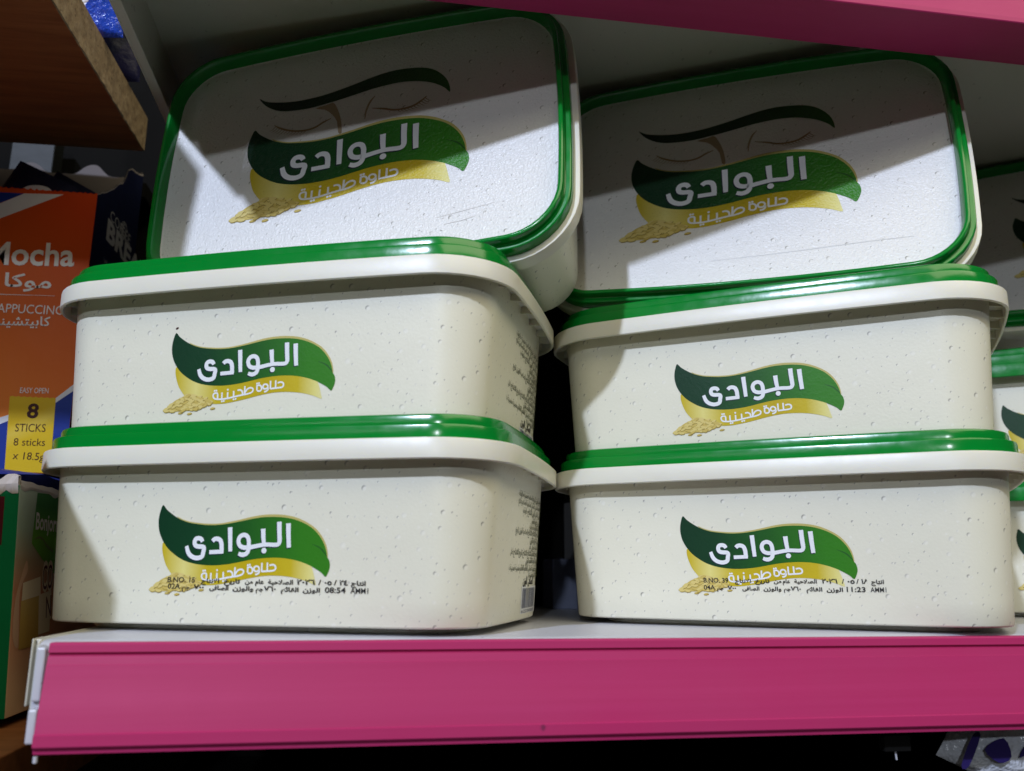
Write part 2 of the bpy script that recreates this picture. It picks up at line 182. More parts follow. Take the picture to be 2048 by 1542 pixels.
def carton(name, stops=None, col=None, vec=(1, 0, 0), a=0, b=1, rough=.42):
    k = N(name); k.b.inputs['Specular IOR Level'].default_value = .12; ob = k.coord('Object')
    if stops:
        vm = k.n('ShaderNodeVectorMath', operation='DOT_PRODUCT'); k.l(ob, vm.inputs[0]); vm.inputs[1].default_value = vec
        c = k.ramp(k.math('DIVIDE', k.math('SUBTRACT', vm.outputs['Value'], a * S), (b - a) * S, clamp=True), stops)
    else: c = k.mix(k.noise(ob, 60, 3), tuple(x * .92 for x in col), col)
    k.col(c); k.set(roughness=rough); k.bump(k.noise(ob, 55, 3), .12, .003); return k.m
M['orange'] = carton('orange_carton', [(0, (.70, .23, .035)), (.45, (.66, .135, .014)), (1, (.56, .055, .008))], vec=(.55, 0, .83), a=-2, b=11)
M['navy'] = carton('navy_carton', col=(.016, .022, .075)); M['blue'] = carton('blue_print', col=(.012, .035, .26)); M['bwhite'] = carton('white_print', col=(.70, .70, .74))
M['yellow'] = carton('yellow_print', [(0, (.62, .40, .012)), (.55, (.66, .44, .012)), (.62, (.70, .50, .06)), (.68, (.64, .42, .012)), (1, (.60, .40, .012))], vec=(-.5, 0, .87), a=-2, b=6)
M['brown_ink'] = carton('dark_brown_print', col=(.05, .012, .01)); M['cream_ink'] = carton('pale_lettering', col=(.84, .80, .78)); M['kraft'] = carton('grey_card_inside', col=(.20, .175, .17), rough=.8)
M['dimgrey_ink'] = carton('grey_lettering', col=(.75, .75, .75))
M['boxgreen'] = carton('green_carton', [(0, (.004, .13, .045)), (1, (.006, .17, .065))], vec=(0, 0, 1), a=0, b=9); M['maroon'] = carton('maroon_print', col=(.09, .012, .02))
M['coffee_side'] = carton('coffee_photo_print', [(0, (.70, .46, .28)), (.30, (.58, .28, .17)), (.52, (.48, .21, .12)), (.66, (.38, .28, .18)), (.80, (.38, .48, .38)), (1, (.50, .60, .50))], vec=(0, 0, 1), a=0, b=9)
M['coffee_green'] = carton('green_photo_print', [(0, (.08, .24, .04)), (.5, (.16, .42, .05)), (1, (.05, .18, .06))], vec=(0, 0, 1), a=5.5, b=8.2)
M['foam'] = carton('foam_print', col=(.75, .64, .48)); M['latte'] = carton('latte_print', [(0, (.36, .20, .045)), (.6, (.52, .34, .09)), (1, (.58, .42, .15))], vec=(0, 0, 1), a=1.5, b=5); M['thumb'] = carton('hand_print', col=(.62, .38, .26))
M['wave'] = carton('pale_green_print', col=(.20, .25, .10))
M['torn'] = carton('torn_card_fibre', col=(.58, .52, .49), rough=.9)
def foil(name, cols, scale):
    k = N(name); ob = k.coord('Object'); c = k.ramp(k.noise(ob, scale, 2, .5), [(.0, cols[0]), (.50, cols[0]), (.52, cols[1]), (1, cols[1])]); k.col(c); k.set(roughness=.16 if cols[0][0] > .1 else .4); k.b.inputs['Specular IOR Level'].default_value = .5 if cols[0][0] > .1 else .15
    k.bump(k.noise(ob, 130, 3, .6), .7 if cols[0][0] > .1 else .2, .006); return k.m
def pouch():
    k = N('blue_white_film'); ob = k.coord('Object'); sp = k.n('ShaderNodeSeparateXYZ'); k.l(ob, sp.inputs[0])
    n1 = k.noise(ob, 55, 3, .6); f = k.math('ADD', k.math('MULTIPLY', sp.outputs[2], 30), k.math('MULTIPLY', k.math('SUBTRACT', n1, .5), 1.3))
    c = k.ramp(f, [(0, (.012, .045, .40)), (.50, (.015, .06, .46)), (.54, (.72, .74, .80)), (.82, (.78, .79, .82)), (.86, (.62, .48, .04)), (1, (.70, .66, .40))])
    k.col(c); k.set(roughness=.15); k.bump(k.noise(ob, 140, 3, .6), .55, .005); return k.m
M['pouch'] = pouch() if 1 else foil('blue_white_film', ((.75, .77, .82), (.015, .05, .42)), 22); M['navy_film'] = foil('navy_film', ((.012, .012, .05), (.01, .012, .035)), 20)
M['silver'] = foil('silver_film', ((.58, .60, .66), (.50, .52, .60)), 18); M['violet_ink'] = carton('violet_print', col=(.03, .02, .12))
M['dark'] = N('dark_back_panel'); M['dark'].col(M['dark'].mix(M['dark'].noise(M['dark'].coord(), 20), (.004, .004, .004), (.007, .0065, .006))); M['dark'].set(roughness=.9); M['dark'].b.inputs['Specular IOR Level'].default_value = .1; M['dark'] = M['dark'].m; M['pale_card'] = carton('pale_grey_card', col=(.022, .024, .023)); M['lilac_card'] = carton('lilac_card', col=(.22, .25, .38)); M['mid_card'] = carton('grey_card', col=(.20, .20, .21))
M['sachet_cup'] = carton('brown_cup_print', col=(.28, .07, .02))

# ---------------------------------------------------------------- mesh helpers
class MB:
    def __init__(s): s.v = []; s.f = []; s.m = []; s.uv = {}; s.mats = []
    def mi(s, m):
        if m not in s.mats: s.mats.append(m)
        return s.mats.index(m)
    def add(s, vs, fs, m, uvs=None):
        o = len(s.v); s.v += [tuple(v) for v in vs]; i = s.mi(m)
        for k, f in enumerate(fs):
            if uvs: s.uv[len(s.f)] = [uvs[k][j] for j in range(len(f))]
            s.f.append(tuple(o + j for j in f)); s.m.append(i)
        return s
    def box(s, x0, x1, y0, y1, z0, z1, m):
        v = [(x, y, z) for z in (z0, z1) for y in (y0, y1) for x in (x0, x1)]
        return s.add(v, [(0, 2, 3, 1), (4, 5, 7, 6), (0, 1, 5, 4), (2, 6, 7, 3), (0, 4, 6, 2), (1, 3, 7, 5)], m)
    def build(s, name, parent=None, smooth=None, bevel=0, segs=2, recalc=True, mat=None):
        me = bpy.data.meshes.new(name); me.from_pydata([(x * S, y * S, z * S) for x, y, z in s.v], [], s.f)
        for m in s.mats: me.materials.append(M[m])
        for p, i in zip(me.polygons, s.m): p.material_index = i
        if s.uv:
            ul = me.uv_layers.new(name='UVMap')
            for p in me.polygons:
                if p.index in s.uv:
                    for li, uv in zip(p.loop_indices, s.uv[p.index]): ul.data[li].uv = (uv[0] * S, uv[1] * S)
        me.update()
        if bevel or recalc:
            bm = bmesh.new(); bm.from_mesh(me)
            if bevel:
                bmesh.ops.remove_doubles(bm, verts=bm.verts, dist=1e-6)
                es = [e for e in bm.edges if len(e.link_faces) == 2 and e.calc_face_angle() > R(25)]
                bmesh.ops.bevel(bm, geom=es, offset=bevel * S, segments=segs, profile=.5, affect='EDGES')
            if recalc: bmesh.ops.recalc_face_normals(bm, faces=bm.faces)
            bm.to_mesh(me); bm.free()
        if smooth is not None:
            for p in me.polygons: p.use_smooth = True
            me.set_sharp_from_angle(angle=R(smooth))
        o = bpy.data.objects.new(name, me); C.objects.link(o)
        if parent: o.parent = parent
        return o
def tag(o, label=None, cat=None, group=None, kind=None):
    for k, v in (('label', label), ('category', cat), ('group', group), ('kind', kind)):
        if v: o[k] = v
    return o
def empty(name, loc, rot=(0, 0, 0)):
    o = bpy.data.objects.new(name, None); o.empty_display_size = .02; C.objects.link(o); o.location = Vector(loc) * S; o.rotation_euler = rot; return o

def rr(a, b, r, z, bf=0, bs=0, n=10, m=8):
    """rounded rectangle whose four sides bow outward a little"""
    r = max(r, .2); pts = []
    for sx, sy, q in ((1, 1, 0), (-1, 1, 1), (-1, -1, 2), (1, -1, 3)):
        for k in range(n):
            th = math.pi / 2 * (q + k / (n - 1)); pts.append((sx * (a - r) + r * math.cos(th), sy * (b - r) + r * math.sin(th)))
        th = math.pi / 2 * (q + 1); p1 = pts[-1]; nx = ((-1, 1), (-1, -1), (1, -1), (1, 1))[q]
        p2 = (nx[0] * (a - r) + r * math.cos(th), nx[1] * (b - r) + r * math.sin(th))
        for k in range(1, m + 1):
            t = k / (m + 1); pts.append((p1[0] + (p2[0] - p1[0]) * t, p1[1] + (p2[1] - p1[1]) * t))
    return [(x * (1 - bs / a * (y / b) ** 2), y * (1 - bf / b * (x / a) ** 2), z) for x, y in pts]
def loft(mb, rings, mat, cap0=False, cap1=False, closed=False, flatuv=False):
    n = len(rings[0]); vs = [p for r in rings for p in r]; fs = []; uvs = []
    L = [0]
    for i in range(n): L.append(L[-1] + math.dist(rings[-1][i], rings[-1][(i + 1) % n]))
    H = [0]
    for a, b in zip(rings, rings[1:]): H.append(H[-1] + math.dist(a[0], b[0]))
    k = len(rings)
    for j in range(k if closed else k - 1):
        j2 = (j + 1) % k
        for i in range(n):
            i2 = (i + 1) % n
            fs.append((j * n + i, j * n + i2, j2 * n + i2, j2 * n + i))
            if flatuv: uvs.append([vs[q][:2] for q in fs[-1]])
            else: uvs.append([(L[i], H[j]), (L[i + 1], H[j]), (L[i + 1], H[j2]), (L[i], H[j2])])
    for c, j in ((cap0, 0), (cap1, k - 1)):
        if c: fs.append(tuple(j * n + i for i in range(n))); uvs.append([vs[q][:2] for q in fs[-1]])
    mb.add(vs, fs, mat, uvs)

def smooth_line(pts, k=5, closed=False):
    out = []; n = len(pts)
    if n < 3: return [Vector(p[:2]) for p in pts]
    g = lambda i: Vector(pts[i % n][:2]) if closed else Vector(pts[min(max(i, 0), n - 1)][:2])
    for i in range(n if closed else n - 1):
        p0, p1, p2, p3 = g(i - 1), g(i), g(i + 1), g(i + 2)
        if not closed and i == 0: p0 = p1 * 2 - p2
        if not closed and i == n - 2: p3 = p2 * 2 - p1
        for j in range(k):
            t = j / k
            out.append(.5 * ((2 * p1) + (p2 - p0) * t + (2 * p0 - 5 * p1 + 4 * p2 - p3) * t * t + (3 * p1 - p0 - 3 * p2 + p3) * t ** 3))
    if not closed: out.append(g(n - 1))
    return out
def poly2d(pts, step=None):
    """filled polygon -> 2D verts + faces, sliced in strips so that it can follow a bowed wall"""
    bm = bmesh.new(); vs = [bm.verts.new((p[0], p[1], 0)) for p in pts]
    for t in tessellate_polygon([[Vector((p[0], p[1], 0)) for p in pts]]):
        try: bm.faces.new([vs[i] for i in t])
        except ValueError: pass
    if step:
        x0 = min(p[0] for p in pts); x1 = max(p[0] for p in pts); x = x0 + step
        while x < x1:
            bmesh.ops.bisect_plane(bm, geom=bm.verts[:] + bm.edges[:] + bm.faces[:], plane_co=(x, 0, 0), plane_no=(1, 0, 0)); x += step
    bm.verts.index_update()
    r = ([(v.co.x, v.co.y) for v in bm.verts], [[v.index for v in f.verts] for f in bm.faces]); bm.free(); return r
def stroke2d(pts, ws, cap=False, k=5):
    n = len(pts); sp = smooth_line(pts, k); m = len(sp)
    if not isinstance(ws, (list, tuple)): ws = [ws] * n
    W = []
    for i in range(m):
        t = i / (m - 1) * (n - 1); a = min(int(t), n - 2) if n > 1 else 0; W.append(ws[a] + (ws[a + 1] - ws[a]) * (t - a))
    vs = []
    for i in range(m):
        d = (sp[min(i + 1, m - 1)] - sp[max(i - 1, 0)]); d.normalize(); nn = Vector((-d.y, d.x)) * W[i]
        vs += [tuple(sp[i] + nn), tuple(sp[i] - nn)]
    fs = [(2 * i, 2 * i + 1, 2 * i + 3, 2 * i + 2) for i in range(m - 1)]
    return vs, fs
def disc2d(c, rx, ry=None, ang=0, n=12):
    ry = ry or rx; ca, sa = math.cos(ang), math.sin(ang)
    vs = [(c[0] + rx * math.cos(t) * ca - ry * math.sin(t) * sa, c[1] + rx * math.cos(t) * sa + ry * math.sin(t) * ca) for t in [2 * math.pi * i / n for i in range(n)]]
    return vs, [tuple(range(n))]
FORMS = {'ا': (0xFE8D, 2), 'ب': (0xFE8F, 4), 'ة': (0xFE93, 2), 'ت': (0xFE95, 4), 'ج': (0xFE9D, 4), 'ح': (0xFEA1, 4), 'خ': (0xFEA5, 4), 'د': (0xFEA9, 2), 'ر': (0xFEAD, 2), 'ز': (0xFEAF, 2), 'ش': (0xFEB5, 4), 'ص': (0xFEB9, 4), 'ط': (0xFEC1, 4), 'ع': (0xFEC9, 4), 'ف': (0xFED1, 4), 'ق': (0xFED5, 4), 'ك': (0xFED9, 4), 'ل': (0xFEDD, 4), 'م': (0xFEE1, 4), 'ن': (0xFEE5, 4), 'و': (0xFEED, 2), 'ى': (0xFEEF, 2), 'ي': (0xFEF1, 4), 'ئ': (0xFE89, 4), 'ه': (0xFEE9, 4)}
def shape_arabic(s):
    if not any(c in FORMS for c in s): return s
    out = []; i = 0; prev = False
    while i < len(s):
        c = s[i]
        if c == 'ل' and i + 1 < len(s) and s[i + 1] == 'ا': out.append(chr(0xFEFC if prev else 0xFEFB)); prev = False; i += 2; continue
        if c not in FORMS: out.append(c); prev = False; i += 1; continue
        base, k = FORMS[c]; nxt = i + 1 < len(s) and s[i + 1] in FORMS and k == 4
        out.append(chr(base + (0 if not prev and not nxt else 1 if prev and not nxt else 2 if nxt and not prev else 3))); prev = nxt; i += 1
    return ''.join(reversed(out))
TCACHE = {}
def text2d(s, bold=0):
    key = (s, bold)
    if key not in TCACHE:
        cu = bpy.data.curves.new('text', 'FONT'); cu.body = shape_arabic(s); cu.size = 1; cu.resolution_u = 3; cu.offset = bold
        o = bpy.data.objects.new('text', cu); C.objects.link(o)
        me = bpy.data.meshes.new_from_object(o.evaluated_get(bpy.context.evaluated_depsgraph_get()))
        TCACHE[key] = ([(v.co.x, v.co.y) for v in me.vertices], [tuple(p.vertices) for p in me.polygons])
        bpy.data.objects.remove(o); bpy.data.curves.remove(cu); bpy.data.meshes.remove(me)
    return TCACHE[key]
def textfit(s, a, b, h, bold=0, full=False):
    """text whose ink runs from point a to point b on its base line; h = height of a capital"""
    vs, fs = text2d(s, bold); x0 = min(v[0] for v in vs); x1 = max(v[0] for v in vs)
    a = Vector(a[:2]); b = Vector(b[:2]); d = b - a; w = d.length; d.normalize(); n = Vector((-d.y, d.x)); ky = h / .70
    return [tuple(a + d * ((x - x0) / (x1 - x0) * w) + n * (y * ky)) for x, y in vs], fs

# ---------------------------------------------------------------- the halva tub
a0, b0, rc, tA, tB = P['a0'], P['b0'], P['rc'], P['t'], P['tb']; bw, bs_, bx, by_ = P['bw'], P['bs'], P['bx'], P['by']
b2, r2, hr0 = P['b2'], P['r2'], P['hr0']; hr1 = hr0 + P['hw']; h1 = hr1 + P['h1']; h2 = h1 + P['h2']
i3 = P['i3']; i4 = i3 + P['i4'] + .06; il = i4 - .06 + P['il'] - .7; rd = P['rd']
def bring(z, ins=0):
    f = z / hr0; return rr(a0 + tA * f - ins, b0 + tB * f - ins, rc + tA * f * .3, z, bw, bs_)
def rring(ins, z): return rr(10 - ins, b2 - ins, max(r2 - ins, .4), z, bx, by_)
def on_front(off):
    def f(u, v): return (u, -(b0 + tB * v / hr0) * (1 - bw / b0 * (u / a0) ** 2) - off, v)
    return f
def on_side(off):
    def f(u, v): return ((a0 + tA * v / hr0) * (1 - bs_ / a0 * (u / b0) ** 2) + off, u, v)
    return f
def on_lid(off):
    A = D['aff']
    def f(u, v): return (A[0][0] * u + A[0][1] * v + A[0][2], A[1][0] * u + A[1][1] * v + A[1][2], h2 - rd + off)
    return f
def on_lid_raw(off):
    return lambda u, v: (u, v, h2 - rd + off)
def put(mb, shp, mp, mat):
    vs, fs = shp; mb.add([mp(*v) for v in vs], fs, mat)
rnd = random.Random(5)
def seeds():
    heap = smooth_line(D['heap'], 3, True); out = []
    xs = [p.x for p in heap]; ys = [p.y for p in heap]
    def inside(p):
        c = False; n = len(heap)
        for i in range(n):
            a, b = heap[i], heap[(i + 1) % n]
            if (a.y > p[1]) != (b.y > p[1]) and p[0] < (b.x - a.x) * (p[1] - a.y) / (b.y - a.y) + a.x: c = not c
        return c
    while len(out) < 95:
        p = (rnd.uniform(min(xs), max(xs)), rnd.uniform(min(ys), max(ys)))
        if inside(p): out.append((p, rnd.uniform(-.35, .5)))
    return out
SEEDS = sorted(seeds(), key=lambda s: -s[0][1])
def emblem(mb, MAP, sfx, step):
    e = 0.010
    put(mb, poly2d(smooth_line(D['ribbon'][:-8], 3) + [Vector(q) for q in D['ribbon'][-8:]], step), MAP(e), 'gold' + sfx)
    put(mb, poly2d(smooth_line(D['edge'], 3, True), step), MAP(e + .002), 'edge')
    put(mb, poly2d(smooth_line(D['leaf'], 3, True), step), MAP(e + .004), 'leaf' + sfx)
    put(mb, stroke2d(D['crease'], [.006, .018, .024, .02, .008]), MAP(e + .006), 'crease')
    for i, (pts, ws) in enumerate(D['letters']): put(mb, stroke2d([(x - .028, y - .04) for x, y in pts], ws), MAP(e + .006 + .0001 * i), 'navy_ink')
    put(mb, disc2d((D['dot'][0] - .028, D['dot'][1] - .04), D['dot'][2]), MAP(e + .006), 'navy_ink')
    for i, (pts, ws) in enumerate(D['letters']): put(mb, stroke2d(pts, ws), MAP(e + .008 + .0001 * i), 'white_ink')
    put(mb, disc2d(D['dot'], D['dot'][2]), MAP(e + .008), 'white_ink')
    for i, pts in enumerate(D['small']): put(mb, stroke2d(pts, D['smallw'], k=3), MAP(e + .005 + .0001 * i), 'white_ink')
    for q in D['sdots']: put(mb, disc2d(q, D['sdr'], n=8), MAP(e + .005), 'white_ink')
    put(mb, poly2d(smooth_line(D['heap'], 3, True), step), MAP(e + .004), 'seed')
    for i, (p, an) in enumerate(SEEDS):
        z = e + .005 + i * .00006
        put(mb, disc2d((p[0] + .01, p[1] - .022), .125, .048, an, 8), MAP(z), 'seed_dark')
        put(mb, disc2d(p, .115, .045, an, 8), MAP(z + .00003), 'seed2' if i % 3 else 'seed')
    for p in D['stray']:
        put(mb, disc2d((p[0] + .012, p[1] - .02), .115, .045, .15, 8), MAP(e), 'seed_dark'); put(mb, disc2d(p, .10, .035, .15, 8), MAP(e + .002), 'seed')
WORDS = ['حلاوة', 'طحينية', 'الوزن', 'الصافى', 'القائم', 'تاريخ', 'الانتاج', 'الصلاحية']
def tub_meshes(rim_mat='rim'):
    t = {}
    mb = MB()
    prof = [bring(0, .16), bring(.012, .07), bring(.04, .025), bring(.09, .004)] + [bring(hr0 * k / 6, 0) for k in range(1, 7)] + [bring(hr1 - .12, 0)]
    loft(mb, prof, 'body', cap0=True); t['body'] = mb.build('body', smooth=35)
    mb = MB()
    top = hr1 - .22
    inner = [rr(a0 + tA * top / hr0 - .02, b0 + tB * top / hr0 - .02, rc, top, bw, bs_), rring(.13, top), rring(.12, hr0 + .03), rring(.09, hr0), rring(.04, hr0), rring(0, hr0 + .04), rring(0, hr1 - .06), rring(.02, hr1 - .02), rring(.07, hr1), rring(.45, hr1)]
    loft(mb, inner, rim_mat)
    ro = rring(.125, top); ri = rr(a0 + tA * top / hr0 - .03, b0 + tB * top / hr0 - .03, rc, top, bw, bs_)
    acc = 0
    for i in range(len(ro)):
        acc += math.dist(ro[i], ro[i - 1])
        if acc > 1.15:
            acc = 0; p, q = Vector(ro[i]), Vector(ri[i]); d = (q - p).normalized(); s = Vector((-d.y, d.x, 0)) * .035
            v = [p + s, p - s, q - s, q + s]; dz = Vector((0, 0, -.36))
            vv = [x + Vector((0, 0, .02)) for x in v] + [v[0] + dz, v[1] + dz, v[2] + dz * .8, v[3] + dz * .8]
            mb.add(vv, [(0, 1, 2, 3), (4, 7, 6, 5), (0, 4, 5, 1), (1, 5, 6, 2), (2, 6, 7, 3), (3, 7, 4, 0)], rim_mat)
    t['rim'] = mb.build('rim', smooth=30)
    mb = MB(); zz = h2 - rd
    lp = [(.5, hr1 - .1), (i3 + .1, hr1 + .012), (i3, hr1 + .012), (i3, h1 - .09), (i3 + .025, h1 - .025), (i3 + .07, h1), (i4 - .03, h1), (i4, h1 + .03), (i4 + .01, h2 - .11), (i4 + .04, h2 - .035), (i4 + .11, h2), (il - .17, h2), (il - .09, h2 - .03), (il - .045, h2 - .11), (il - .012, zz + .03)]
    loft(mb, [rring(i, z) for i, z in lp], 'green'); t['lid'] = mb.build('lid', smooth=28)
    mb = MB()
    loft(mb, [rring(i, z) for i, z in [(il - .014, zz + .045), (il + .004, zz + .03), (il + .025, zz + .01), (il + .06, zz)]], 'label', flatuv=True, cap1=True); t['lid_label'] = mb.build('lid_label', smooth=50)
    mb = MB(); emblem(mb, on_front, '', .45); t['front_print'] = mb.build('front_print', recalc=False)
    mb = MB(); emblem(mb, on_lid, '_lid', None)
    e = .012
    put(mb, poly2d(smooth_line(D['brow'], 2, True)), on_lid_raw(e + .008), 'brow')
    put(mb, poly2d(smooth_line(D['nose1'], 2, True)), on_lid_raw(e), 'skin'); put(mb, stroke2d(D['nose2'], [.02, .05, .05, .02]), on_lid_raw(e), 'skin')
    for k, (key, sg) in enumerate((('eye1', -1), ('eye2', 1))):
        pts = D[key]; put(mb, stroke2d(pts, [.015] + [.05] * (len(pts) - 2) + [.02]), on_lid_raw(e + .002), 'skin2')
        sp = smooth_line(pts, 6); m = len(sp); rng = range(2, m // 2 + 4, 2) if sg < 0 else range(m // 2 - 4, m - 1, 2)
        for j in rng:
            p = sp[j]; ln = .34 if abs(j - m / 2) > m * .25 else .24
            put(mb, stroke2d([p, p + Vector((sg * .55, -.5)) * ln, p + Vector((sg * .95, -.65)) * ln], [.02, .015, .004]), on_lid_raw(e + .003), 'skin')
    t['lid_print'] = mb.build('lid_print', recalc=False)
    mb = MB(); f = on_side(.01); r = random.Random(3)
    rows = [(5.05, -.9), (4.74, -.9), (4.43, 0), (4.10, 2.1), (3.84, 1.7), (3.58, -1.1), (3.28, 2.0), (3.0, 1.9), (2.72, -1.7), (2.42, 1.2), (2.10, -1.8), (1.84, 2.1)]
    for v, st in rows:
        x = 4.3
        while x > st + .1:
            wd = r.choice(WORDS); wl = min(.13 * len(wd), x - st)
            put(mb, textfit(wd, (x - wl, v - .1), (x, v - .1), .23, .012), f, 'olive_ink'); x -= wl + .09
    put(mb, textfit('الوزن', (1.0, 1.44), (1.9, 1.44), .30, .03), f, 'black_ink'); put(mb, textfit('الصافى', (2.1, 1.44), (3.3, 1.44), .30, .03), f, 'black_ink')
    put(mb, poly2d([(.8, .25), (4.1, .25), (4.1, 1.36), (.8, 1.36)]), f, 'pale_ink'); x = 1.0; g = on_side(.016)
    while x < 3.9:
        wd = r.choice((.03, .05, .08)); put(mb, poly2d([(x, .46), (x + wd, .46), (x + wd, 1.28), (x, 1.28)]), g, 'slate_ink'); x += wd + r.choice((.03, .05))
    put(mb, textfit('6223000', (1.0, .28), (3.9, .28), .13), g, 'slate_ink')
    t['side_print'] = mb.build('side_print', recalc=False)
    for k in ('front_print', 'side_print'): t[k].parent = t['body']
    for k in ('lid_label', 'lid_print'): t[k].parent = t['lid']
    return t
PROTO = tub_meshes()
used = [False]
def make_tub(loc, rot, label, mats=None):
    root = empty('halva_tub', loc, rot); tag(root, label, 'tub', 'halva tubs stacked on the shelf')
    for k in ('body', 'rim', 'lid'):
        src = PROTO[k]; o = src if not used[0] else src.copy()
        if used[0]: C.objects.link(o)
        o.parent = root; 
        if used[0]:
            for ch in src.children:
                if ch.name.split('.')[0] in ('front_print', 'side_print', 'lid_label', 'lid_print'): c = ch.copy(); C.objects.link(c); c.parent = o
    used[0] = True
    return root
def child(root, kind):
    return next(c for c in root.children if c.name.split('.')[0] == kind)
FZ = .24
def foot(root):
    mb = MB(); loft(mb, [rr(a0 - i_, b0 - i_, rc, z_, bw, bs_) for i_, z_ in ((1.0, .02), (1.05, -.05), (1.08, -FZ + .06), (1.14, -FZ + .004), (1.5, -FZ + .004))], 'body', cap1=True); mb.build('foot', child(root, 'body'), smooth=30)
def batch(root, key):
    mb = MB(); f = on_front(.026)
    for s, a, b in D[key]: put(mb, textfit(s, a, b, .17 if s[0] in '٠١٢٣٤٥٦٧٨٩/' else .185 if ord(s[0]) < 128 else .145, 0.008 if s == 'AMM1' else .018 if ord(s[0]) < 128 else .03), f, 'black_ink')
    mb.build('date_print', child(root, 'body'), recalc=False)
zs = h2 - rd + .004
LB = make_tub((P['LBx'], P['LBy'], 0), (0, 0, P['LBr']), 'tub at the bottom of the left stack, printed B.NO. 15 on its front')
batch(LB, 'batchLB')
LM = make_tub((P['LMx'], P['LMy'], zs), (0, 0, P['LMr']), 'cream tub in the middle of the left stack, a dark speck above its logo')
RB = make_tub((P['RBx'], P['RBy'], 0), (0, 0, P['RBr']), 'tub at the bottom of the right stack, printed B.NO. 39 on its front')
batch(RB, 'batchRB')
RM = make_tub((P['RMx'], P['RMy'], zs), (0, 0, P['RMr']), 'cream tub in the middle of the right stack, between two other tubs')
def lid_pose(x, y, z, r, s, t): return (Matrix.Rotation(r, 3, 'Z') @ Matrix.Rotation(s, 3, 'Y') @ Matrix.Rotation(t, 3, 'X')).to_euler()
LT = make_tub((P['LTx'], P['LTy'], P['LTz']), lid_pose(0, 0, 0, P['LTr'], P['LTs'], P['LTt']), 'tipped tub with scuffed lid facing out, on top of the left stack')
RT = make_tub((P['RTx'], P['RTy'], P['RTz']), lid_pose(0, 0, 0, P['RTr'], P['RTs'], P['RTt']), 'tipped tub with clean lid facing out, on top of the right stack')
T = D['third']
TB = make_tub((T[0], T[1], 0), (0, 0, T[2]), 'lowest tub of the stack cut off by the right picture edge')
TM = make_tub((T[0], T[1], zs), (0, 0, T[2]), 'upright tub under the tipped one in the stack cut off at right')
q = D['third_lid']
TT = make_tub(q[:3], lid_pose(0, 0, 0, T[2], 0, q[3]), 'shadowed tipped tub on top of the stack cut off by the right picture edge')
for r_ in (LB, RB, TB): foot(r_)
for r_ in (TB, TM):                                     # these two have green collars
    c = child(r_, 'rim'); c.data = c.data.copy(); c.data.materials[0] = M['green']
mb = MB(); put(mb, disc2d((-3.3, 4.5), .07, .04, .5, 8), on_front(.014), 'brown_ink'); mb.build('stuck_seed', child(LM, 'body'), recalc=False)
# scuffs on the lid of the tipped left tub
mb = MB(); r = random.Random(8); f = on_lid_raw(.010)
for k in range(46):
    p = (r.gauss(4.6, 1.3), r.choice((-4.2, -4.0, -3.3, -4.4, -4.9)) + r.gauss(0, .16) + (0))
    if abs(p[0]) < 8.5 and p[1] > -5.4: put(mb, disc2d(p, r.uniform(.012, .05), r.uniform(.008, .018), r.uniform(-.3, .4), 6), f, 'scuff')
put(mb, stroke2d([(4.2, -4.62), (5.0, -4.55), (5.6, -4.42)], [.003, .012, .003]), f, 'scuff'); put(mb, stroke2d([(3.9, -4.25), (5.0, -4.1), (6.4, -3.9)], [.003, .009, .003]), f, 'scuff')
mb.build('scuff_marks', child(LT, 'lid'), recalc=False)

mb = MB(); put(mb, stroke2d([(-1.5, -4.55), (2.0, -4.45), (5.2, -4.3), (7.2, -4.25)], [.01, .022, .022, .01]), on_lid_raw(.010), 'crease_grey'); mb.build('crease_line', child(RT, 'lid'), recalc=False)

# ---------------------------------------------------------------- shelves
def extrude_x(mb, prof, x0, x1, mat, closed=False, nx=1):
    n = len(prof); vs = []
    for i in range(nx + 1):
        x = x0 + (x1 - x0) * i / nx; vs += [(x, y, z) for y, z in prof]
    fs = []
    for i in range(nx):
        for j in range(n if closed else n - 1):
            j2 = (j + 1) % n; fs.append((i * n + j, i * n + j2, (i + 1) * n + j2, (i + 1) * n + j))
    if closed: fs += [tuple(range(n)), tuple(nx * n + j for j in range(n))]
    mb.add(vs, fs, mat)
def strip(parent, x0, x1, oy, oz, deep=None, k=1):
    """C-profile price strip: top hook, groove, flat face leaning outward, bottom ridge and lip"""
    mb = MB(); y = oy; z = oz
    if deep is None:
        prof = [(y + .30, z), (y - .06, z), (y - .10, z - .05), (y - .12, z - .27), (y - .05, z - .29), (y - .03, z - .36), (y - .10, z - .38), (y - .155, z - .62), (y - .168, z - .63), (y - .346, z - 1.62), (y - .352, z - 1.64), (y - .50, z - 2.47), (y - .545, z - 2.50), (y - .56, z - 2.81), (y - .52, z - 2.86), (y - .44, z - 2.88), (y - .42, z - 3.02), (y - .28, z - 3.02), (y - .20, z - 2.4), (y + .0, z - .5), (y + .3, z - .12)]
    else:
        prof = [(y + .30, z), (y - .06, z), (y - .10, z - .05), (y - .12, z - .27), (y - .05, z - .29), (y - .03, z - .36), (y - .10, z - .38), (y - .36, z - 1.62), (y - .50, z - 2.40), (y - .545, z - 2.43), (y - .56, z - 2.64), (y - .53, z - 2.68), (y + deep[0], deep[1]), (y + deep[0], deep[1] + .15), (y + .0, z - 2.3), (y + .2, z - .2)]
    prof = [(oy + (a - oy) * k, oz + (b - oz) * k) for a, b in prof]
    extrude_x(mb, prof, x0, x1, 'pink', True); return mb.build('price_strip', parent, smooth=20)
LX = .10
sh = empty('steel_shelf', (0, 0, -.24)); tag(sh, 'white steel shelf with a pink price strip, carrying the stacked tubs', 'shelf', 'steel shelves with pink price strips')
